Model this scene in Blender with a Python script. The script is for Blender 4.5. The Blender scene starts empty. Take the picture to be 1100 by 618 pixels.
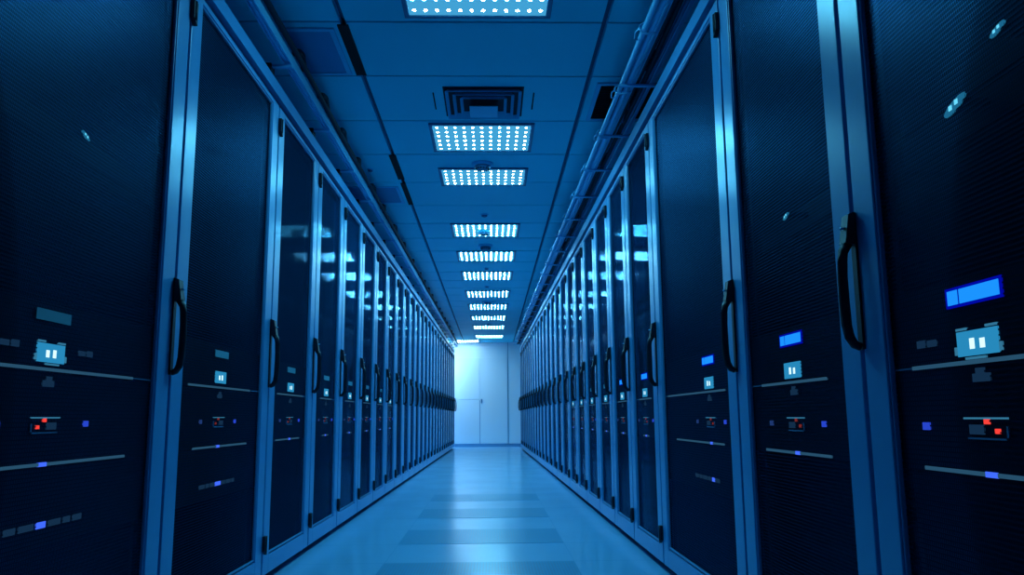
import bpy, bmesh, math, random
from mathutils import Vector, Matrix

random.seed(7)
SC = bpy.context.scene
COL = SC.collection

# ----------------------------------------------------------------------------- camera numbers
F_PX = 866.41
CAM_H = 0.688
CEIL = 2.438
RT = (0.99967125, -0.02432119, -0.00811663)
UP = (0.00415651, -0.15865237, 0.98732576)
FW = (0.02530066, 0.98703491, 0.15849912)
XL, SL = 0.995, 0.00821          # front of the left row:  x = -XL + SL*y
XR, SR = 0.802, -0.01042         # front of the right row: x =  XR + SR*y
WALL_Y = 19.15
RACK_H = 2.2


# ----------------------------------------------------------------------------- materials
def nodes_of(name):
    m = bpy.data.materials.new(name)
    m.use_nodes = True
    nt = m.node_tree
    nt.nodes.clear()
    out = nt.nodes.new('ShaderNodeOutputMaterial')
    return m, nt, out


def principled(nt, col, rough=.5, metal=0., spec=.5):
    p = nt.nodes.new('ShaderNodeBsdfPrincipled')
    p.inputs['Base Color'].default_value = (*col, 1)
    p.inputs['Roughness'].default_value = rough
    p.inputs['Metallic'].default_value = metal
    p.inputs['Specular IOR Level'].default_value = spec
    return p


def paint(name, col, rough=.45, metal=0., spec=.5, noise=0., scale=8., bump=0., bump_scale=200.):
    m, nt, out = nodes_of(name)
    p = principled(nt, col, rough, metal, spec)
    tc = nt.nodes.new('ShaderNodeTexCoord')
    if noise:
        n = nt.nodes.new('ShaderNodeTexNoise')
        n.inputs['Scale'].default_value = scale
        n.inputs['Detail'].default_value = 4
        nt.links.new(tc.outputs['Object'], n.inputs['Vector'])
        mx = nt.nodes.new('ShaderNodeMix')
        mx.data_type = 'RGBA'
        mx.inputs['A'].default_value = (*[c * (1 - noise) for c in col], 1)
        mx.inputs['B'].default_value = (*[min(1, c * (1 + noise)) for c in col], 1)
        nt.links.new(n.outputs['Fac'], mx.inputs['Factor'])
        nt.links.new(mx.outputs['Result'], p.inputs['Base Color'])
    if bump:
        n2 = nt.nodes.new('ShaderNodeTexNoise')
        n2.inputs['Scale'].default_value = bump_scale
        nt.links.new(tc.outputs['Object'], n2.inputs['Vector'])
        b = nt.nodes.new('ShaderNodeBump')
        b.inputs['Strength'].default_value = bump
        b.inputs['Distance'].default_value = .002
        nt.links.new(n2.outputs['Fac'], b.inputs['Height'])
        nt.links.new(b.outputs['Normal'], p.inputs['Normal'])
    nt.links.new(p.outputs['BSDF'], out.inputs['Surface'])
    return m


def glow(name, col, strength):
    m, nt, out = nodes_of(name)
    e = nt.nodes.new('ShaderNodeEmission')
    e.inputs['Color'].default_value = (*col, 1)
    e.inputs['Strength'].default_value = strength
    nt.links.new(e.outputs['Emission'], out.inputs['Surface'])
    return m


def math_node(nt, op, a, b=None, c=None):
    n = nt.nodes.new('ShaderNodeMath')
    n.operation = op
    for i, v in enumerate((a, b, c)):
        if v is None:
            continue
        if isinstance(v, (int, float)):
            n.inputs[i].default_value = v
        else:
            nt.links.new(v, n.inputs[i])
    return n.outputs[0]


def perforated(name, col, axes, pu, pz, ou, oz, rough, ior=1.5, tint=(1, 1, 1)):
    """sheet with staggered rows of slots; pu/pz = pitch, ou/oz = open share of the pitch"""
    m, nt, out = nodes_of(name)
    tc = nt.nodes.new('ShaderNodeTexCoord')
    sep = nt.nodes.new('ShaderNodeSeparateXYZ')
    nt.links.new(tc.outputs['Object'], sep.inputs[0])
    u, z = sep.outputs[axes[0]], sep.outputs[axes[1]]
    zz = math_node(nt, 'DIVIDE', z, pz)
    row = math_node(nt, 'FLOOR', zz)
    fz = math_node(nt, 'FRACT', zz)
    shift = math_node(nt, 'MULTIPLY', row, .5)
    uu = math_node(nt, 'ADD', math_node(nt, 'DIVIDE', u, pu), shift)
    fu = math_node(nt, 'FRACT', uu)
    hz = math_node(nt, 'LESS_THAN', math_node(nt, 'ABSOLUTE', math_node(nt, 'SUBTRACT', fz, .5)), oz / 2)
    hu = math_node(nt, 'LESS_THAN', math_node(nt, 'ABSOLUTE', math_node(nt, 'SUBTRACT', fu, .5)), ou / 2)
    hole = math_node(nt, 'MULTIPLY', hz, hu)
    df = nt.nodes.new('ShaderNodeBsdfDiffuse')
    df.inputs['Color'].default_value = (*col, 1)
    gl = nt.nodes.new('ShaderNodeBsdfGlossy')
    gl.inputs['Color'].default_value = (*tint, 1)
    gl.inputs['Roughness'].default_value = rough
    fr = nt.nodes.new('ShaderNodeFresnel')
    fr.inputs['IOR'].default_value = ior
    p = nt.nodes.new('ShaderNodeMixShader')
    nt.links.new(fr.outputs[0], p.inputs[0])
    nt.links.new(df.outputs['BSDF'], p.inputs[1])
    nt.links.new(gl.outputs['BSDF'], p.inputs[2])
    t = nt.nodes.new('ShaderNodeBsdfTransparent')
    mx = nt.nodes.new('ShaderNodeMixShader')
    nt.links.new(hole, mx.inputs[0])
    nt.links.new(p.outputs[0], mx.inputs[1])
    nt.links.new(t.outputs['BSDF'], mx.inputs[2])
    nt.links.new(mx.outputs[0], out.inputs['Surface'])
    return m


M = {}
M['frame'] = paint('rack_paint', (.075, .32, .60), .28, .0, .42, .05, 3)
M['dark'] = paint('rack_inside_black', (.004, .007, .011), .7)
M['black'] = paint('black_plastic', (.003, .012, .024), .45, spec=.3)
M['unit'] = paint('black_server_face', (.002, .004, .008), .6, spec=.12)
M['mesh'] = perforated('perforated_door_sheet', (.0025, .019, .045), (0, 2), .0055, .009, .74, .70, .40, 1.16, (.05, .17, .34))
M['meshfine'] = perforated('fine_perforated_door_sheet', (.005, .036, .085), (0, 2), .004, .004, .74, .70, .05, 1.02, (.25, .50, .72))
M['ceil'] = paint('ceiling_panel', (.04, .70, .88), .55, spec=.3, noise=.04, scale=1.5)
M['joint'] = paint('ceiling_joint', (.010, .10, .20), .8)
M['slot'] = paint('black_slot', (.002, .003, .006), .9)
M['vent'] = paint('vent_metal', (.05, .55, .82), .5)
M['ventdark'] = paint('vent_shadow_box', (.002, .012, .03), .8)
M['hatch'] = paint('hatch_panel', (.02, .27, .52), .6)
M['wall'] = paint('wall_paint', (.68, .82, .90), .5, noise=.02, scale=.6)
M['walldoor'] = paint('wall_door_paint', (.65, .80, .885), .45)
M['base'] = paint('baseboard_paint', (.10, .30, .52), .5)
M['side'] = paint('side_wall_paint', (.05, .3, .55), .6)
M['tray'] = paint('tray_metal', (.14, .50, .80), .3, .1, .5, .06, 6)
M['cable_dark'] = paint('dark_cable', (.003, .012, .03), .6, spec=.12)
M['cable_blue'] = paint('blue_cable', (.012, .09, .22), .5, spec=.3)
M['conduit'] = paint('conduit_metal', (.16, .52, .80), .35, .2)
M['lampframe'] = paint('lamp_frame', (.03, .17, .34), .45)
M['lampglow'] = glow('lamp_diffuser', (.06, .40, .74), .9)
M['led'] = glow('lamp_led', (.12, .67, 1.0), 325.)
M['ledfar'] = glow('lamp_led_far', (.19, .69, 1.0), 490.)
M['ledmid'] = glow('lamp_led_mid', (.22, .74, 1.0), 190.)
M['ledunseen'] = glow('unseen_lamp_led', (.55, .83, 1.0), 850.)
M['ledadded'] = glow('added_lamp_led', (.5, .83, 1.0), 150.)
M['sideglow'] = glow('unseen_lamp_side_glow', (.62, .85, 1.0), 9.)  # sides of the unseen lamp, set glowing to brighten the ceiling
M['detector'] = paint('detector_plastic', (.03, .16, .32), .5)
M['screen'] = glow('screen_cyan', (.02, .25, .50), 1.0)
M['screenwhite'] = glow('screen_white', (.6, .9, 1.0), 1.3)
M['bracket'] = glow('screen_bracket_lit', (.03, .17, .30), 1.0)
M['barblue'] = glow('bar_blue', (.01, .27, 1.0), 1.1)
M['barhalo'] = glow('bar_glow_halo', (.0, .003, .40), .9)  # the bar's glow painted around it as an emissive border
M['bardim'] = paint('bar_unlit', (.12, .34, .40), .35)
M['ledred'] = glow('led_red', (.9, .05, .04), 1.1)
M['ledred_dim'] = glow('led_red_dim', (.35, .04, .04), .5)
M['ledblue'] = glow('led_blue', (.02, .06, .6), 1.0)
M['ledblue_dim'] = glow('led_blue_dim', (.02, .06, .25), .6)
M['strip'] = glow('strip_pale', (.045, .18, .34), .42)
M['stripdot'] = glow('strip_dot', (.05, .14, .95), 1.1)
M['badge'] = paint('badge_grey', (.10, .22, .38), .4)
M['badge_lit'] = glow('badge_lit', (.006, .026, .065), 1.0)
M['glint'] = glow('glint_oval', (.01, .13, .26), 1.0)  # ceiling-lamp reflection painted as an emissive oval
M['glintwhite'] = glow('glint_core', (.12, .60, .85), 1.2)  # bright core of the painted reflection


def floor_material():
    m, nt, out = nodes_of('floor_vinyl_tiles')
    p = principled(nt, (.22, .56, .84), .17, 0, .6)
    tc = nt.nodes.new('ShaderNodeTexCoord')
    n = nt.nodes.new('ShaderNodeTexNoise')
    n.inputs['Scale'].default_value = 2.2
    n.inputs['Detail'].default_value = 5
    nt.links.new(tc.outputs['Object'], n.inputs['Vector'])
    r = nt.nodes.new('ShaderNodeMapRange')
    r.inputs['To Min'].default_value = .12
    r.inputs['To Max'].default_value = .24
    nt.links.new(n.outputs['Fac'], r.inputs['Value'])
    nt.links.new(r.outputs[0], p.inputs['Roughness'])
    sep = nt.nodes.new('ShaderNodeSeparateXYZ')
    nt.links.new(tc.outputs['Object'], sep.inputs[0])
    fy = math_node(nt, 'FRACT', math_node(nt, 'DIVIDE', math_node(nt, 'SUBTRACT', sep.outputs[1], 3.46), .575))
    ly = math_node(nt, 'LESS_THAN', fy, .007)
    fx = math_node(nt, 'FRACT', math_node(nt, 'DIVIDE', math_node(nt, 'SUBTRACT', sep.outputs[0], -.52), .91))
    lx = math_node(nt, 'LESS_THAN', fx, .004)
    line = math_node(nt, 'MAXIMUM', ly, math_node(nt, 'MULTIPLY', lx, .35))
    mx = nt.nodes.new('ShaderNodeMix')
    mx.data_type = 'RGBA'
    mx.inputs['A'].default_value = (.22, .56, .84, 1)
    mx.inputs['B'].default_value = (.07, .42, .68, 1)
    nt.links.new(line, mx.inputs['Factor'])
    nt.links.new(mx.outputs['Result'], p.inputs['Base Color'])
    nt.links.new(p.outputs['BSDF'], out.inputs['Surface'])
    return m


def floor_perf_material():
    m, nt, out = nodes_of('perforated_floor_steel')
    p = principled(nt, (.10, .33, .55), .24, 0, .5)
    tc = nt.nodes.new('ShaderNodeTexCoord')
    sep = nt.nodes.new('ShaderNodeSeparateXYZ')
    nt.links.new(tc.outputs['Object'], sep.inputs[0])
    px = math_node(nt, 'SUBTRACT', math_node(nt, 'FRACT', math_node(nt, 'DIVIDE', sep.outputs[0], .014)), .5)
    py = math_node(nt, 'SUBTRACT', math_node(nt, 'FRACT', math_node(nt, 'DIVIDE', sep.outputs[1], .028)), .5)
    dx = math_node(nt, 'MULTIPLY', px, px)
    dy = math_node(nt, 'MULTIPLY', py, py)
    hole = math_node(nt, 'LESS_THAN', math_node(nt, 'ADD', dx, dy), .095)
    mx = nt.nodes.new('ShaderNodeMix')
    mx.data_type = 'RGBA'
    mx.inputs['A'].default_value = (.10, .43, .69, 1)
    mx.inputs['B'].default_value = (.02, .17, .30, 1)
    nt.links.new(hole, mx.inputs['Factor'])
    nt.links.new(mx.outputs['Result'], p.inputs['Base Color'])
    rr = math_node(nt, 'MULTIPLY_ADD', hole, .5, .22)
    nt.links.new(rr, p.inputs['Roughness'])
    nt.links.new(p.outputs['BSDF'], out.inputs['Surface'])
    return m


M['floor'] = floor_material()
M['floorperf'] = floor_perf_material()


# ----------------------------------------------------------------------------- mesh helpers
class MB:
    def __init__(self, flip=1):
        self.bm = bmesh.new()
        self.s = flip                      # y = s * v
        self.mats = []

    def mi(self, mat):
        if mat not in self.mats:
            self.mats.append(mat)
        return self.mats.index(mat)

    def hexa(self, pts, mat):
        vs = [self.bm.verts.new((p[0], self.s * p[1], p[2])) for p in pts]
        k = self.mi(mat)
        for f in ((0, 1, 2, 3), (7, 6, 5, 4), (0, 4, 5, 1), (1, 5, 6, 2), (2, 6, 7, 3), (3, 7, 4, 0)):
            self.bm.faces.new([vs[i] for i in f]).material_index = k
        return self

    def box(self, x0, x1, y0, y1, z0, z1, mat):
        return self.hexa([(x0, y0, z0), (x1, y0, z0), (x1, y1, z0), (x0, y1, z0),
                          (x0, y0, z1), (x1, y0, z1), (x1, y1, z1), (x0, y1, z1)], mat)

    def loft(self, rings, mat, caps=True):
        k = self.mi(mat)
        R = [[self.bm.verts.new((p[0], self.s * p[1], p[2])) for p in r] for r in rings]
        n = len(R[0])
        for a, b in zip(R, R[1:]):
            for i in range(n):
                f = self.bm.faces.new((a[i], a[(i + 1) % n], b[(i + 1) % n], b[i]))
                f.material_index = k
                f.smooth = True
        if caps:
            self.bm.faces.new(R[0]).material_index = k
            self.bm.faces.new(R[-1]).material_index = k
        return self

    def tube(self, path, r, mat, n=8, rv=None):
        P = [Vector(p) for p in path]
        rings = []
        for i, p in enumerate(P):
            t = (P[min(i + 1, len(P) - 1)] - P[max(i - 1, 0)]).normalized()
            a = t.cross(Vector((0, 0, 1)))
            if a.length < .2:
                a = t.cross(Vector((1, 0, 0)))
            a.normalize()
            b = t.cross(a)
            rr = r[i] if isinstance(r, (list, tuple)) else r
            r2 = rv if rv else rr
            rings.append([p + a * math.cos(2 * math.pi * k / n) * rr + b * math.sin(2 * math.pi * k / n) * r2 for k in range(n)])
        return self.loft(rings, mat)

    def disc(self, c, r, h, mat, n=20, r2=None):
        r2 = r if r2 is None else r2
        rings = []
        for (z, q) in ((0, r), (-h * .6, r), (-h, r2)):
            rings.append([(c[0] + q * math.cos(2 * math.pi * k / n), c[1] + q * math.sin(2 * math.pi * k / n), c[2] + z) for k in range(n)])
        return self.loft(rings, mat)

    def torus(self, c, R, r, mat, axis='x', n=14, m=6):
        k = self.mi(mat)
        V = []
        for i in range(n):
            a = 2 * math.pi * i / n
            row = []
            for j in range(m):
                b = 2 * math.pi * j / m
                q = R + r * math.cos(b)
                if axis == 'x':
                    p = (c[0] + r * math.sin(b), c[1] + q * math.cos(a), c[2] + q * math.sin(a))
                elif axis == 'y':
                    p = (c[0] + q * math.cos(a), c[1] + r * math.sin(b), c[2] + q * math.sin(a))
                else:
                    p = (c[0] + q * math.cos(a), c[1] + q * math.sin(a), c[2] + r * math.sin(b))
                row.append(self.bm.verts.new((p[0], self.s * p[1], p[2])))
            V.append(row)
        for i in range(n):
            for j in range(m):
                f = self.bm.faces.new((V[i][j], V[(i + 1) % n][j], V[(i + 1) % n][(j + 1) % m], V[i][(j + 1) % m]))
                f.material_index = k
                f.smooth = True
        return self

    def mesh(self, name):
        bmesh.ops.recalc_face_normals(self.bm, faces=self.bm.faces)
        me = bpy.data.meshes.new(name)
        self.bm.to_mesh(me)
        self.bm.free()
        for m in self.mats:
            me.materials.append(m)
        return me

    def build(self, name, parent=None, bevel=0.):
        return link(name, self.mesh(name), parent, bevel)


def link(name, me, parent=None, bevel=0.):
    o = bpy.data.objects.new(name, me)
    COL.objects.link(o)
    if parent:
        o.parent = parent
    if bevel:
        b = o.modifiers.new('bevel', 'BEVEL')
        b.width = bevel
        b.segments = 2
        b.limit_method = 'ANGLE'
    return o


def tag(o, label, cat, group=None):
    o['label'] = label
    o['category'] = cat
    if group:
        o['group'] = group
    return o


def empty(name, loc=(0, 0, 0), rz=0.):
    e = bpy.data.objects.new(name, None)
    COL.objects.link(e)
    e.location = loc
    e.rotation_euler = (0, 0, rz)
    e.empty_display_size = .1
    return e


def structure(o):
    o['kind'] = 'structure'
    return o


ORD = ('first second third fourth fifth sixth seventh eighth ninth tenth eleventh twelfth thirteenth fourteenth fifteenth '
       'sixteenth seventeenth eighteenth nineteenth twentieth twenty-first twenty-second twenty-third twenty-fourth '
       'twenty-fifth twenty-sixth twenty-seventh').split()

# ----------------------------------------------------------------------------- the room
X0, X1, YB = -2.35, 2.15, -2.2
b = MB(); b.box(X0, X1, YB, WALL_Y + .1, -.12, 0, M['floor']); structure(b.build('floor'))

# ceiling: slab, panels between dark joints
b = MB()
b.box(X0 - .1, X1 + .1, YB - .1, WALL_Y + .2, CEIL + .03, CEIL + .12, M['joint'])
xs = [X0, -1.836, -.66, .515, 1.69, X1]
ys = [3.386 - .635 * k for k in range(9, 0, -1)] + [3.386, 3.967, 4.608, 5.231, 5.886, 6.56]
ys = [y for y in ys if y > YB]
while ys[-1] < 18.0:
    ys.append(ys[-1] + .625)
ys = [YB] + ys + [18.35, WALL_Y]
ys = sorted(set(round(y, 3) for y in ys))
ys = [y for i, y in enumerate(ys) if i == 0 or y - ys[i - 1] > .2]
for xa, xb in zip(xs, xs[1:]):
    for ya, yb in zip(ys, ys[1:]):
        gx, gy = .013, (.008 if ya < 7 else .013)
        b.box(xa + gx, xb - gx, ya + gy, yb - gy, CEIL, CEIL + .03, M['ceil'])
structure(b.build('ceiling'))

structure(MB().box(X0 - .1, X0, YB - .1, WALL_Y + .1, 0, CEIL + .03, M['side']).build('wall_left'))
structure(MB().box(X1, X1 + .1, YB - .1, WALL_Y + .1, 0, CEIL + .03, M['side']).build('wall_right'))
structure(MB().box(X0, X1, YB - .1, YB, 0, CEIL + .03, M['side']).build('wall_near'))
# far wall in three boarded bays with fine joints
b = MB()
b.box(X0, X1, WALL_Y + .012, WALL_Y + .1, 0, CEIL + .03, M['base'])
for xa, xb in ((X0, .372), (.386, X1)):
    b.box(xa, xb, WALL_Y, WALL_Y + .012, 0, CEIL + .03, M['wall'])
b.box(-.30, -.27, WALL_Y - .004, WALL_Y + .001, .08, 1.08, M['base'])

structure(b.build('wall_far'))
structure(MB().box(X0, X1, WALL_Y - .015, WALL_Y - .001, 0, .075, M['base']).build('baseboard_far'))
# flush double door in the far wall
d = structure(empty('door_1', (0, WALL_Y - .002, .08)))
b = MB()
b.box(-.92, -.292, -.012, .001, 0, 1.0, M['walldoor'])
b.box(-.92, -.292, -.012, .001, 1.016, 2.0, M['walldoor'])
b.box(-.278, .362, -.012, .001, 0, 2.0, M['walldoor'])
b.build('door_leaf', d, .002)
MB().box(-.262, -.232, -.03, -.012, .93, 1.03, M['detector']).build('door_handle', d, .004)


# ----------------------------------------------------------------------------- racks
def handle_mesh(s, name):
    """black swing handle; u = 0 is the edge of the door"""
    b = MB(s)
    k = M['black']
    b.box(-.012, .008, .0005, .006, .822, 1.118, k)
    b.hexa([(-.020, .008, 1.045), (.012, .008, 1.045), (.012, .03, 1.05), (-.020, .03, 1.05),
            (-.020, .008, 1.116), (.012, .008, 1.116), (.012, .02, 1.112), (-.020, .02, 1.112)], k)
    path = [(-.004, .018, 1.052), (-.004, .030, 1.032), (-.004, .033, 1.010), (-.004, .035, .975), (-.004, .035, .92),
            (-.004, .034, .875), (-.004, .029, .848), (-.004, .020, .833), (-.004, .008, .828)]
    b.tube(path, [.011, .011, .011, .011, .0115, .0115, .011, .010, .009], k, 8)
    b.disc((-.004, 0.028, 1.085), .006, .004, M['tray'], 8)
    return b.mesh(name)


def hinge_mesh(s, name):
    b = MB(s)
    k = M['black']
    for z0, z1, dz in ((0, .078, .018),):
        b.hexa([(-.014, .0005, z0 + dz), (.018, .0005, z0), (.018, .014, z0), (-.014, .014, z0 + dz),
                (-.014, .0005, z1), (.018, .0005, z1), (.018, .014, z1), (-.014, .014, z1)], k)
    b.tube([(0, .012, .012), (0, .012, .076)], .007, k, 8)
    return b.mesh(name)


HANDLE = {s: handle_mesh(s, 'handle') for s in (-1, 1)}
HINGE = {s: hinge_mesh(s, 'hinge') for s in (-1, 1)}
GAP = .009
ST = .088


def rack_parts(root, W, s, sheet):
    a, c = GAP, W - GAP
    fr, dk = M['frame'], M['dark']
    # cabinet: hollow body, front members behind the door, top rail
    b = MB(s)
    b.box(.003, .02, -.95, -.032, .012, RACK_H - .002, fr)
    b.box(W - .02, W - .003, -.95, -.032, .012, RACK_H - .002, fr)
    b.box(.003, W - .003, -.965, -.95, .012, RACK_H - .002, fr)
    b.box(.003, W - .003, -.95, -.032, RACK_H - .02, RACK_H, fr)
    b.box(.003, W - .003, -.93, -.06, 0, .03, dk)
    b.box(.001, W - .001, -.032, 0, 2.141, RACK_H, fr)              # top rail
    b.box(.002, W - .002, -.05, -.030, 2.06, 2.143, dk)             # dark joint above the door
    b.box(.001, .05, -.05, -.030, .02, 2.06, dk)                    # front posts
    b.box(W - .05, W - .001, -.05, -.030, .02, 2.06, dk)
    b.box(.02, .022, -.95, -.05, .03, 2.18, dk)                     # black lining
    b.box(W - .022, W - .02, -.95, -.05, .03, 2.18, dk)
    b.box(.02, W - .02, -.95, -.948, .03, 2.18, dk)
    b.box(.02, W - .02, -.95, -.05, 2.178, 2.18, dk)
    for u in (.08, W - .10):                                        # mounting posts
        b.box(u, u + .02, -.09, -.045, .03, 2.178, dk)
    b.build('cabinet', root)
    # door
    b = MB(s)
    z0, z1 = .035, 2.10
    p0, p1 = .122, 2.078
    b.box(a, a + ST, -.026, 0, z0, z1, fr)
    b.box(c - ST, c, -.026, 0, z0, z1, fr)
    b.box(a + ST, c - ST, -.026, 0, z0, p0 - .012, fr)
    b.box(a + ST, c - ST, -.026, 0, p1 + .004, z1, fr)
    l0, l1 = a + ST + .003, c - ST - .003                           # lip around the sheet
    for q in ((l0, l0 + .005, p0 - .006, p1), (l1 - .005, l1, p0 - .006, p1), (l0, l1, p0 - .006, p0), (l0, l1, p1 - .005, p1)):
        b.box(q[0], q[1], -.014, -.003, q[2], q[3], fr)
    door = b.build('door', root, .0025)
    b = MB(s)
    b.box(a + ST, c - ST, -.0165, -.0145, p0 - .012, p1 + .004, sheet)
    b.build('mesh_panel', door)
    h = link('handle', HANDLE[s], door); h.location = (W - .006, 0, 0)
    for z in (1.962, .122):
        g = link('hinge', HINGE[s], door); g.location = (.002, 0, z)


def row_frame(side):
    if side == 'L':
        return -XL, SL, math.atan2(1, SL), -1
    return XR, SR, math.atan2(1, SR), 1


LG = [1.41, 2.48, 3.54, 4.37, 5.12, 5.85, 6.55, 7.22, 7.89, 8.52, 9.14]
LG += [9.14 + .578 * k for k in range(1, 17)]
RG = [.83, 1.69, 2.55, 3.73, 4.44, 5.08, 5.72, 6.40, 7.04, 7.68, 8.37]
RG += [8.37 + .627 * k for k in range(1, 16)]
ROWNAME = {'L': 'under the cable rail', 'R': 'under the round pipes'}
RACKS = {'L': [], 'R': []}


def copy_tree(o, parent=None):
    c = o.copy()
    COL.objects.link(c)
    c.parent = parent
    for ch in list(o.children):
        copy_tree(ch, c)
    return c


for side, G in (('L', LG), ('R', RG)):
    xo, sl, rz, s = row_frame(side)
    far = None
    for i, (ya, yb) in enumerate(zip(G, G[1:])):
        W = (yb - ya) * math.sqrt(1 + sl * sl)
        loc = (xo + sl * ya, ya, 0)
        if i >= 10 and far is not None:
            r = copy_tree(far)
            r.location = loc
        else:
            r = empty('server_rack', loc, rz)
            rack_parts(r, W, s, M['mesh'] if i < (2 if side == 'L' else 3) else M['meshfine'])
            if i >= 10:
                far = r
        if i == 0:
            extra = 'black mesh server rack cut by the picture edge'
        elif i == len(G) - 2:
            extra = 'last server rack next to the far wall'
        else:
            extra = ORD[i] + ' black mesh server rack from the near end'
        tag(r, extra + ', ' + ROWNAME[side], 'server rack',
            'server racks ' + ROWNAME[side])
        RACKS[side].append(r)


# ----------------------------------------------------------------------------- equipment behind the doors
def local(side, i, y):
    """world y -> u inside rack i"""
    G = LG if side == 'L' else RG
    return y - G[i]


FV = -.0168          # front of the equipment
THRU = -.0135       # lamps and screens reach through cut-outs of the door sheet


def front(parent, name, s, boxes, bevel=0.):
    b = MB(s)
    for (u0, u1, z0, z1, mat, dv) in boxes:
        b.box(u0, u1, FV, THRU + dv * .15, z0, z1, mat)
    return b.build(name, parent, bevel)


def equip(side, i, uc, strip, strip2, lit_bar, dash=None):
    xo, sl, rz, s = row_frame(side)
    rack = RACKS[side][i]
    G = LG if side == 'L' else RG
    W = (G[i + 1] - G[i])
    a, c = .1, W - .1
    zs = (dict(bar=.921, scr=.838, strip=.802, badge=.774, red=.680, s2=.593, dash=.462) if side == 'L' else
          dict(bar=.886, scr=.804, strip=.773, badge=.750, red=.665, s2=.590, dash=.463))
    where = ORD[i] + ' rack ' + ROWNAME[side]
    grp = ' in the racks ' + ROWNAME[side]
    near = i < 3
    full = i < 1
    # 1 console with screen
    t = empty('console_unit', rack.location, rz)
    tag(t, 'console unit with ' + ('glowing blue bar' if lit_bar else 'unlit grey bar') + ' and cyan screen, ' + where, 'console', 'console units' + grp)
    z0, z1 = zs['strip'] - .006, zs['bar'] + .03
    bb = MB(s)
    bb.box(a, c, -.55, FV, z0, z1, M['unit'])
    bb.build('chassis', t)
    hb = .0125
    bw = .072
    if lit_bar:
        o = front(t, 'light_bar', s, [(uc - bw - .006, uc + bw + .006, zs['bar'] - hb - .005, zs['bar'] + hb + .005, M['barhalo'], .002),
                                      (uc - bw, uc + bw - .035, zs['bar'] - hb, zs['bar'] + hb, M['barblue'], .004),
                                      (uc + bw - .031, uc + bw, zs['bar'] - hb, zs['bar'] + hb, M['barblue'], .004)])
        o['label'] = 'glowing blue light bar'
    else:
        front(t, 'light_bar', s, [(uc - bw, uc + bw, zs['bar'] - .012, zs['bar'] + .013, M['bardim'], .004)])
    w, h = .056, .021
    zc = zs['scr']
    o = front(t, 'screen', s, [(uc - w, uc + w, zc - h, zc + h, M['screen'], .002),
                               (uc - .022, uc - .008, zc - .010, zc + .006, M['screenwhite'], .004),
                               (uc + .006, uc + .020, zc - .010, zc + .008, M['screenwhite'], .004)])
    o['label'] = 'lit cyan screen'
    if full:
        e = .006
        for q in ((uc - w - .008, uc - w - .002, zc - .018, zc - .004), (uc + w + .002, uc + w + .008, zc - .018, zc - .004)):
            front(t, 'side_clip', s, [(*q, M['bracket'], .006)])
        for q in ((uc - w, uc - w + .03, zc + h + .002, zc + h + e), (uc + w - .03, uc + w, zc + h + .002, zc + h + e),
                  (uc - .02, uc + .035, zc - h - e, zc - h - .002)):
            front(t, 'screen_trim', s, [(*q, M['bracket'], .006)])
        for du in (-.155, .155):
            front(t, 'button_panel', s, [(uc + du - .035, uc + du - .005, zc + .004, zc + .016, M['badge_lit'], .003),
                                         (uc + du + .003, uc + du + .030, zc + .004, zc + .018, M['badge_lit'], .003)])
    front(t, 'edge_strip', s, [(strip[0], strip[1], zs['strip'] - .004, zs['strip'] + .003, M['strip'], .006),
                               (strip[1], min(c, strip[1] + .12), zs['strip'] - .002, zs['strip'] + .001, M['badge'], .004)])
    # 2 server with red and blue leds
    t = empty('server_unit', rack.location, rz)
    tag(t, 'server unit with red and blue lamps, ' + where, 'server', 'server units' + grp)
    z0, z1 = zs['s2'] - .006, zs['strip'] - .009
    bb = MB(s)
    bb.box(a, c, -.6, FV, z0, z1, M['unit'])
    bb.build('chassis', t)
    zb = zs['badge']
    b = MB(s)
    b.box(uc - .024, uc + .022, FV, THRU, zb - .011, zb + .003, M['badge_lit'])
    b.box(uc - .010, uc + .012, FV, THRU + .0004, zb, zb + .012, M['badge_lit'])
    b.build('badge', t)
    zr = zs['red']
    front(t, 'port_panel', s, [(uc - .058, uc + .058, zr + .013, zr + .016, M['bracket'], .003),
                               (uc - .052, uc + .050, zr - .020, zr - .017, M['badge'], .003),
                               (uc - .058, uc - .054, zr - .016, zr + .002, M['badge'], .003),
                               (uc + .006, uc + .044, zr - .012, zr + .004, M['badge_lit'], .003)])
    for (du, dz, w_) in ((-.004, .009, .012), (-.030, -.006, .010)):
        o = front(t, 'red_led', s, [(uc + du - w_ / 2, uc + du + w_ / 2, zr + dz - .004, zr + dz + .004, M['ledred'] if i == 0 else M['ledred_dim'], .005)])
    for du in (-.178, .178):
        dim = (du < 0) == (side == 'L')
        front(t, 'blue_led', s, [(uc + du - .011, uc + du + .011, zr - .007, zr + .007, M['ledblue_dim'] if (dim and i) else M['ledblue'], .004)])
    um = uc if side == 'L' else uc - .005
    front(t, 'edge_strip', s, [(strip2[0], um - .016, zs['s2'] - .004, zs['s2'] + .003, M['strip'], .006),
                               (um - .016, um + .016, zs['s2'] - .005, zs['s2'] + .004, M['stripdot'], .006),
                               (um + .016, strip2[1], zs['s2'] - .004, zs['s2'] + .003, M['strip'], .006)])
    # 3 storage unit with dashed lamp strip
    if dash:
        t = empty('storage_unit', rack.location, rz)
        tag(t, 'storage unit with dashed blue lamp strip, ' + where, 'storage unit', 'storage units' + grp)
        bb = MB(s)
        bb.box(a, c, -.6, FV, zs['dash'] - .05, zs['s2'] - .009, M['unit'])
        bb.build('chassis', t)
        b = MB(s)
        u = dash[0]
        j = 0
        while u < dash[1] - .02:
            w_ = (.05, .03, .04, .055, .035)[j % 5]
            mid = abs(u + w_ / 2 - uc) < .03
            b.box(u, min(u + w_, dash[1]), FV, THRU, zs['dash'] - .008, zs['dash'] + .006, M['stripdot'] if mid else M['badge_lit'])
            u += w_ + .012
            j += 1
        b.build('lamp_strip', t)


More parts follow.
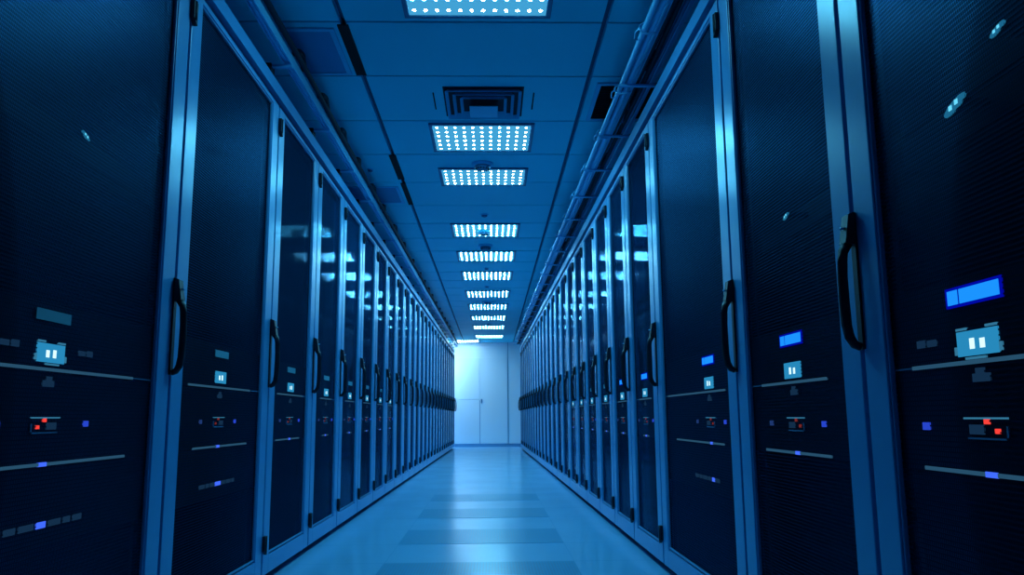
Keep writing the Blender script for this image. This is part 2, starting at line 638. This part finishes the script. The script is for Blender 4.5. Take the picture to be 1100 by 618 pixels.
def cluster(side, i, yc, s0, s1, t0, t1, lit, dash=None):
    g = (LG if side == 'L' else RG)[i]
    equip(side, i, yc - g, (s0 - g, s1 - g), (t0 - g, t1 - g), lit, (dash[0] - g, dash[1] - g) if dash else None)


k = .971
cluster('L', 0, 1.845, 1.52, 2.26, 1.60, 2.24, False, (1.62, 2.045))
cluster('L', 1, 2.970, 2.665, 3.32, 2.73, 3.30, False, (2.81, 3.17))
cluster('L', 2, 3.970, 3.73, 4.21, 3.73, 4.16, False)
for i, yc in ((3, 4.785), (4, 5.545), (5, 6.265), (6, 6.97), (7, 7.60)):
    cluster('L', i, yc, yc - .16, yc + .14, yc - .08, yc + .08, False)
cluster('R', 0, 1.312, 1.05, 1.52, 1.05, 1.505, True)
cluster('R', 1, 2.122, 1.91, 2.36, 1.913, 2.353, True)
cluster('R', 2, 2.925, 2.73, 3.58, 2.77, 3.445, True, (2.845, 3.19))
for i, yc in ((3, 4.10), (4, 4.775), (5, 5.43), (6, 6.12), (7, 6.78), (8, 7.42)):
    cluster('R', i, yc, yc - .15, yc + .15, yc - .07, yc + .07, i < 5)


# lamp reflections painted as glowing ovals, on added boxes behind the nearest doors
def lamp_glint(side, i, y, z, big, label):
    xo, sl, rz, s = row_frame(side)
    rack = RACKS[side][i]
    g = (LG if side == 'L' else RG)
    u = y - g[i]
    W = g[i + 1] - g[i]
    t = empty('glint_carrier', rack.location, rz)
    tag(t, label, 'network switch')  # no real switch: box added to carry the painted lamp reflection
    b = MB(s)
    b.box(.1, W - .1, -.45, -.07, z - .03, z + .03, M['unit'])  # box added only to carry the painted reflection
    b.box(u - .014, u + .014, -.07, FV, z - .008, z + .008, M['unit'])
    b.build('chassis', t)
    b = MB(s)
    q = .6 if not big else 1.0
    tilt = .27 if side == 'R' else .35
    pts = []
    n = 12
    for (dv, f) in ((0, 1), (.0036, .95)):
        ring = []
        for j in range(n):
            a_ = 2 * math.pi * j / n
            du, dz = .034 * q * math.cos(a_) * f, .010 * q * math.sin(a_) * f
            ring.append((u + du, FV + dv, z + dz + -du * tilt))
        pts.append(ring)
    b.loft(pts, M['glint'])
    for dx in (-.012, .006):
        b.box(u + dx * q, u + (dx + .010) * q, FV, FV + .0042, z - .004 * q - dx * tilt * q, z + .005 * q - dx * tilt * q, M['glintwhite'])
    b.build('painted_glint', t)


lamp_glint('L', 0, 1.92, 1.378, False, 'small cyan painted lamp reflection, high in the first rack under the cable rail')
lamp_glint('R', 0, 1.31, 1.215, True, 'oval painted lamp reflection, lower of two in the first rack under the round pipes')
lamp_glint('R', 0, 1.18, 1.290, False, 'cyan painted lamp reflection at the picture edge, first rack under the round pipes')
lamp_glint('R', 1, 2.10, 1.217, False, 'faint painted lamp reflection, high in second rack under the pipes')

# ----------------------------------------------------------------------------- ceiling lights
LIGHTS = [(2.76, 3.31), (4.66, 5.13), (5.54, 5.93), (7.20, 7.71), (8.44, 8.94), (9.66, 10.21), (11.16, 11.73), (12.52, 13.10),
          (13.98, 14.57), (15.50, 16.05), (17.36, 17.92)]
LX0, LX1 = -.355, .243


def ceiling_light(xa, xb, ya, yb, nx, ny, label, ledmat, group='led panels along the aisle ceiling', drop=0):
    t = empty('ceiling_light', ((xa + xb) / 2, (ya + yb) / 2, CEIL))
    tag(t, label, 'ceiling light', group)
    w, d = (xb - xa) / 2, (yb - ya) / 2
    b = MB()
    m = .022
    z0, z1 = -.012, .0
    for q in ((-w - m, w + m, -d - m, -d), (-w - m, w + m, d, d + m), (-w - m, -w, -d, d), (w, w + m, -d, d)):
        b.box(q[0], q[1], q[2], q[3], z0, z1, M['lampframe'])
    b.build('lamp_frame', t, .003)
    b = MB()
    kg, kl = b.mi(M['lampglow']), b.mi(ledmat)
    V = [[b.bm.verts.new((-w + 2 * w * i / nx, -d + 2 * d * j / ny, -.007)) for j in range(ny + 1)] for i in range(nx + 1)]
    for i in range(nx):
        for j in range(ny):
            C4 = [V[i][j], V[i + 1][j], V[i + 1][j + 1], V[i][j + 1]]
            cx = -w + (i + .5) * 2 * w / nx
            cy = -d + (j + .5) * 2 * d / ny
            O = [b.bm.verts.new((cx + .0076 * math.cos(math.radians(a_)), cy + .0102 * math.sin(math.radians(a_)), -.0085))
                 for a_ in (247.5, 292.5, 337.5, 22.5, 67.5, 112.5, 157.5, 202.5)]
            b.bm.faces.new(O).material_index = kl
            for q in range(4):
                b.bm.faces.new((C4[q], C4[(q + 1) % 4], O[2 * q + 1], O[2 * q])).material_index = kg
                b.bm.faces.new((C4[(q + 1) % 4], O[(2 * q + 2) % 8], O[2 * q + 1])).material_index = kg
    if drop:
        ring = [(-w, -d), (w, -d), (w, d), (-w, d)]
        lo = [V[0][0], V[nx][0], V[nx][ny], V[0][ny]]
        ks = b.mi(M['sideglow'])
        for q in range(4):
            b.box(*((-w - .004, -w, -d, d), (w, w + .004, -d, d), (-w, w, -d - .004, -d), (-w, w, d, d + .004))[q], -.006, drop - .03, M['sideglow'])
    b.build('diffuser', t)
    if drop:
        t.location.z -= drop
        MB().box(-w - m, w + m, -d - m, d + m, drop - .03, drop, M['lampframe']).build('lamp_housing', t, .003)
    return t


for i, (ya, yb) in enumerate(LIGHTS):
    lab = ORD[i] + ' lit led ceiling panel from the near end of the aisle'
    if i == 0:
        lab = 'lit led ceiling panel cut off by the top of the picture'
    if i == 1:
        lab = 'lit led ceiling panel right behind the square air diffuser'
    if i == 2:
        lab = 'narrow lit led ceiling panel behind the ribbed smoke detector'
    if i == 10:
        lab = 'last lit led ceiling panel of the aisle, by the far wall'
    ceiling_light(LX0, LX1, ya, yb, 12 if i == 0 else 11, 6 if i < 2 else 5, lab, M['led'] if i < 4 else M['ledmid'] if i >= 8 else M['ledfar'])
ceiling_light(-.93, -.30, 18.43, 18.98, 11, 6, 'added led panel standing in for the bright ceiling strip by the far wall', M['ledadded'], 'added led panels by the far wall')  # panel added to make the ceiling strip bright and light the wall
# unseen lamp past the rack end, with glowing sides, added as fill
ceiling_light(-1.75, -1.15, 18.45, 18.9, 11, 6, 'unseen hanging led panel added as fill light by the far wall', M['ledunseen'], 'added led panels by the far wall', .25)


# ----------------------------------------------------------------------------- ceiling fittings
t = empty('air_diffuser', (-.04, 4.31, CEIL))
tag(t, 'square louvred air diffuser in the ceiling, before the second light', 'air vent')
b = MB()
w, d = .207, .20
b.box(-w - .012, w + .012, -d - .012, d + .012, -.004, 0, M['ventdark'])
b.build('shadow_box', t)
for q in range(3):
    f0 = 1 - q * .19
    f1 = f0 - .075
    zt = -.006 - q * .004
    b = MB()
    for sx, sy, ax in ((1, 0, 'x'), (-1, 0, 'x'), (0, 1, 'y'), (0, -1, 'y')):
        if ax == 'x':
            xo_, xi = sx * w * f0, sx * w * f1
            b.hexa([(xo_, -d * f0, zt - .020), (xi, -d * f1, zt - .002), (xi, d * f1, zt - .002), (xo_, d * f0, zt - .020),
                    (xo_, -d * f0, zt - .017), (xi, -d * f1, zt + .001), (xi, d * f1, zt + .001), (xo_, d * f0, zt - .017)], M['vent'])
        else:
            yo_, yi = sy * d * f0, sy * d * f1
            b.hexa([(-w * f0, yo_, zt - .020), (w * f0, yo_, zt - .020), (w * f1, yi, zt - .002), (-w * f1, yi, zt - .002),
                    (-w * f0, yo_, zt - .017), (w * f0, yo_, zt - .017), (w * f1, yi, zt + .001), (-w * f1, yi, zt + .001)], M['vent'])
    b.build('louver', t)
MB().box(-w * .38, w * .38, -d * .20, d * .62, -.046, -.040, M['vent']).build('center_plate', t, .002)
for (x, lab) in ((-.318, 'thin black slit in the ceiling, beside the diffuser, cable rail side'),
                 (.232, 'thin black slit in the ceiling, beside the diffuser, pipe side')):
    tag(MB().box(x, x + .007, 4.18, 4.42, CEIL - .003, CEIL, M['slot']).build('ceiling_slit'), lab, 'ceiling slit')


def detector(y, r, h, label, x=-.06, ribs=True, z=CEIL):
    t = empty('smoke_detector' if ribs else 'sprinkler_head', (x, y, z))
    tag(t, label, 'smoke detector' if ribs else 'sprinkler')
    MB().disc((0, 0, 0), r, h * .4, M['vent'], 24, r * .95).build('base', t)
    b = MB()
    b.disc((0, 0, -h * .4), r * .72, h * .6, M['detector'], 24, r * .4)
    if ribs:
        for q in range(14):
            a_ = 2 * math.pi * q / 14
            b.box(r * .6 * math.cos(a_) - .004, r * .6 * math.cos(a_) + .004, r * .6 * math.sin(a_) - .004, r * .6 * math.sin(a_) + .004,
                  -h, -h * .4, M['slot'])
    b.build('sensor_head', t)


detector(5.43, .075, .045, 'ribbed smoke detector on the ceiling, just before the narrow third light')
detector(6.86, .035, .025, 'small round ceiling sprinkler before the fourth light', ribs=False)
detector(7.47, .062, .04, 'smoke detector mounted across the fourth light panel', x=-.07, z=CEIL - .008)
detector(8.14, .075, .045, 'ribbed smoke detector on the ceiling just before the fifth light')
detector(9.42, .03, .025, 'small round ceiling sprinkler before the sixth light', ribs=False)
detector(10.75, .035, .025, 'small round ceiling sprinkler before the seventh light', ribs=False)
detector(12.25, .08, .04, 'ribbed smoke detector on the ceiling just before the eighth light')
detector(15.2, .04, .03, 'small round ceiling sprinkler before the tenth light', ribs=False)
detector(5.56, .022, .02, 'tiny round ceiling sprinkler above the cable rail', x=-.86, ribs=False)

# hatch, return grille, black slots
t = empty('ceiling_hatch', (-.835, 3.69, CEIL))
tag(t, 'dark framed ceiling hatch above the cable rail', 'ceiling hatch')
b = MB()
for q in ((-.125, .125, -.25, -.225), (-.125, .125, .225, .25), (-.125, -.100, -.225, .225), (.100, .125, -.225, .225)):
    b.box(*q, -.010, 0, M['vent'])
b.build('hatch_frame', t, .003)
MB().box(-.100, .100, -.225, .225, -.004, 0, M['hatch']).build('hatch_lid', t)
t = empty('ceiling_hatch', (-.945, 6.23, CEIL))
tag(t, 'pale flush ceiling hatch farther along, above the cable rail', 'ceiling hatch')
b = MB()
for q in ((-.235, .235, -.24, -.22), (-.235, .235, .22, .24), (-.235, -.21, -.22, .22), (.21, .235, -.22, .22)):
    b.box(*q, -.008, 0, M['vent'])
b.build('hatch_frame', t, .003)
MB().box(-.21, .21, -.22, .22, -.003, 0, M['hatch']).build('hatch_lid', t)
t = empty('return_grille', (.80, 4.31, CEIL))
tag(t, 'dark return air grille in the ceiling above the pipes', 'air vent')
b = MB()
for q in ((-.235, .235, -.27, -.245), (-.235, .235, .245, .27), (-.235, -.21, -.245, .245), (.21, .235, -.245, .245)):
    b.box(*q, -.010, 0, M['vent'])
b.build('grille_frame', t, .003)
b = MB()
b.box(-.21, .21, -.245, .245, -.002, 0, M['slot'])
for q in range(16):
    y = -.235 + q * .031
    b.hexa([(-.21, y, -.009), (.21, y, -.009), (.21, y + .003, -.009), (-.21, y + .003, -.009),
            (-.21, y + .010, -.002), (.21, y + .010, -.002), (.21, y + .013, -.002), (-.21, y + .013, -.002)], M['ventdark'])
b.build('grille_blades', t)
for y0, y1, w_, lab in ((3.41, 3.95, .022, 'black slot diffuser along the ceiling joint beside the dark framed hatch'),
                        (5.24, 5.80, .020, 'black slot diffuser along the ceiling joint beside the narrow third light'),
                        (5.90, 6.52, .016, 'black slot diffuser along the ceiling joint beside the pale flush hatch')):
    t = empty('slot_diffuser', (-.665, (y0 + y1) / 2, CEIL))
    tag(t, lab, 'air vent')
    b = MB()
    h_ = (y1 - y0) / 2
    b.box(-w_, w_, -h_, h_, -.004, 0, M['slot'])
    b.box(-w_ - .003, -w_, -h_, h_, -.007, 0, M['ventdark'])
    b.box(w_, w_ + .003, -h_, h_, -.007, 0, M['ventdark'])
    b.build('slot', t)


# ----------------------------------------------------------------------------- cable rail over the left row
def rowx(side, y, off=0.):
    xo, sl, rz, s = row_frame(side)
    return xo + sl * y + off


def rowrun(b, side, off0, off1, y0, y1, z0, z1, mat):
    xa, xb = rowx(side, y0), rowx(side, y1)
    b.hexa([(xa + off0, y0, z0), (xa + off1, y0, z0), (xb + off1, y1, z0), (xb + off0, y1, z0),
            (xa + off0, y0, z1), (xa + off1, y0, z1), (xb + off1, y1, z1), (xb + off0, y1, z1)], mat)


YE = LG[-1]
t = empty('cable_rail', (0, 0, RACK_H))
tag(t, 'metal cable rail on brackets running above the rack row', 'cable tray')
ZT = .085
b = MB()
rowrun(b, 'L', .030, .066, 1.5, YE, ZT, ZT + .006, M['tray'])
rowrun(b, 'L', .030, .035, 1.5, YE, ZT - .012, ZT + .04, M['tray'])
rowrun(b, 'L', .061, .066, 1.5, YE, ZT - .012, ZT + .04, M['tray'])
rowrun(b, 'L', .046, .050, 1.5, YE, ZT - .006, ZT, M['tray'])
b.build('channel', t)
for q, y in enumerate([g for g in LG if g > 2]):
    x = rowx('L', y)
    yy = y - .06
    b = MB()
    b.box(x - .05, x - .022, yy - .03, yy + .03, 0, ZT - .012, M['cable_dark'])
    b.box(x - .05, x + .066, yy - .014, yy + .014, ZT - .024, ZT - .012, M['tray'])
    b.build('support_bracket', t)


def cable(side, offs, z, r, y0, y1, mat, wob, label, group, cat='cable', step=.22, name='cable', n=7, drop=None):
    b = MB()
    path = []
    y = y0
    o1 = random.random() * 6
    while y <= y1:
        path.append((rowx(side, y, offs) + wob * math.sin(y * 2.1 + o1), y, z + (wob * .8 * math.sin(y * 3.3 + o1 * 2) if wob else 0)))
        y += step
    b.tube(path, r, mat, n)
    return tag(b.build(name), label, cat, group)


GL = 'dark cables along the cable rail'
cz = RACK_H + ZT + .018
for q, (o_, r, dz, mt) in enumerate(((.048, .012, .006, 'cable_dark'), (.080, .013, .028, 'cable_dark'), (.072, .011, .046, 'cable_dark'))):
    cable('L', o_, cz + dz, r, 1.5, YE, M[mt], .003,
          'dark cable running lengthwise along the cable rail', GL)
# lumps of cable and clips standing above the front rail
b = None
y = 2.9
q = 0
while y < 17:
    x = rowx('L', y, .072)
    bb = MB()
    L_ = random.uniform(.05, .16)
    bb.tube([(0, -L_, 0), (.004, -L_ * .5, .028), (.008, 0, .034), (.002, L_ * .5, .024), (0, L_, 0)], .016, M['cable_dark'], 7)
    o = bb.build('cable_loop')
    o.location = (x, y, RACK_H + ZT + .055)
    tag(o, 'short dark cable loop rising over the cable rail, ' + ORD[q] + ' from the near end', 'cable', 'cable loops over the cable rail')
    y += random.uniform(.5, .85)
    q += 1
    if q > 24:
        break

# ----------------------------------------------------------------------------- pipes and cables over the right row
YR = RG[-1]
t = empty('cable_tray', (0, 0, RACK_H))
tag(t, 'narrow cable tray on short brackets, carrying pipes and cables above the racks', 'cable tray')
for off in (-.078, .005):
    b = MB()
    rowrun(b, 'R', off, off + .005, 1.2, YR, .066, .100, M['tray'])
    rowrun(b, 'R', off - .006, off + .010, 1.2, YR, .066, .071, M['tray'])
    b.build('side_rail', t)
for y in [g for g in RG if g > 1.5]:
    x = rowx('R', y)
    b = MB()
    b.box(x + .03, x + .05, y - .085, y - .04, 0, .066, M['cable_dark'])
    b.box(x - .145, x + .05, y - .07, y - .05, .056, .066, M['tray'])
    b.build('support_bracket', t)
pz = RACK_H + .066
for off, r, lab in ((-.128, .0125, 'outermost metal pipe running above the racks, on the aisle side'),
                    (-.098, .013, 'second metal pipe running above the racks, behind the outermost')):
    cable('R', off, pz + r, r, 1.2, YR, M['conduit'], .0, lab, 'pipes above the racks', 'pipe', 1.2, 'pipe', 10)
for q, (o_, r, mt) in enumerate(((-.058, .013, 'cable_dark'), (-.030, .012, 'cable_dark'), (-.010, .010, 'cable_blue'))):
    cable('R', o_, pz + r + .002, r, 1.2, YR, M[mt], .004, 'wavy cable lying in the narrow tray behind the two pipes',
          'cables in the tray behind the pipes')
# clamps around the pipes
y = 3.12
q = 0
while y < 17.5:
    x = rowx('R', y)
    t = empty('pipe_clamp', (x - .113, y, pz + .0128))
    tag(t, ORD[q] + ' wire clamp round the two pipes from the near end', 'pipe clamp', 'wire clamps round the pipes')
    b = MB()
    ring = []
    n = 16
    path = [(.040 * math.cos(2 * math.pi * k_ / n) * 1.0, random.uniform(-.012, .012), .026 * math.sin(2 * math.pi * k_ / n)) for k_ in range(n)]
    path.append(path[0])
    b.tube(path, .0045, M['tray'], 6)
    b.build('wire_loop', t)
    b = MB()
    b.tube([(-.034, .0, .0), (-.050, .03, -.004), (-.046, .075, -.012), (-.030, .10, -.004)], .0035, M['tray'], 6)
    b.build('wire_tail', t)
    y += .635 if q < 9 else .75
    q += 1
    if q > 20:
        break

# lumps: knots of cable tied to the tray
y = 3.45
q = 0
while y < 17 and q < 22:
    bb = MB()
    L_ = random.uniform(.06, .12)
    bb.tube([(0, -L_, -.012), (.012, -L_ * .4, .018), (-.006, 0, .026), (.01, L_ * .5, .014), (0, L_, -.012)], .017, M['cable_blue' if q % 2 else 'cable_dark'], 7)
    o = bb.build('cable_knot')
    o.location = (rowx('R', y, -.045), y, pz + .030)
    tag(o, 'bunched cable knot on the tray behind the pipes, ' + ORD[q] + ' from the near end', 'cable', 'cable knots on the tray')
    y += random.uniform(.5, .8)
    q += 1

# ----------------------------------------------------------------------------- perforated floor tiles
y = 3.46
q = 0
proto = None
while q < 4:
    if proto is None:
        o = MB().box(-.455, .455, .004, .571, -.004, .0012, M['floorperf']).build('floor_grille')
        proto = o
    else:
        o = proto.copy()
        COL.objects.link(o)
    o.location = (-.065, y, 0)
    tag(o, ORD[q] + ' perforated floor tile from the near end of the aisle', 'floor grille', 'perforated floor tiles along the aisle')
    y += 1.15
    q += 1

# ----------------------------------------------------------------------------- world, camera, view
wd = bpy.data.worlds.new('world')
SC.world = wd
wd.use_nodes = True
wd.node_tree.nodes['Background'].inputs[0].default_value = (.002, .01, .03, 1)
wd.node_tree.nodes['Background'].inputs[1].default_value = 1.0

cam = bpy.data.cameras.new('camera')
co = bpy.data.objects.new('camera', cam)
COL.objects.link(co)
cam.sensor_fit = 'HORIZONTAL'
cam.sensor_width = 36
cam.lens = F_PX * 36 / 1100
cam.clip_start = .02
cam.clip_end = 100
mw = Matrix(((RT[0], UP[0], -FW[0], 0), (RT[1], UP[1], -FW[1], 0), (RT[2], UP[2], -FW[2], CAM_H), (0, 0, 0, 1)))
co.matrix_world = mw
SC.camera = co

SC.view_settings.view_transform = 'Standard'
SC.view_settings.look = 'None'
SC.view_settings.gamma = 1
SC.view_settings.use_curve_mapping = False
SC.view_settings.exposure = 0.0
SC.cycles.use_denoising = True
SC.cycles.max_bounces = 8
SC.cycles.diffuse_bounces = 5
SC.cycles.glossy_bounces = 4
SC.cycles.transparent_max_bounces = 12
SC.cycles.sample_clamp_indirect = 4.0
SC.cycles.caustics_reflective = False
SC.cycles.caustics_refractive = False
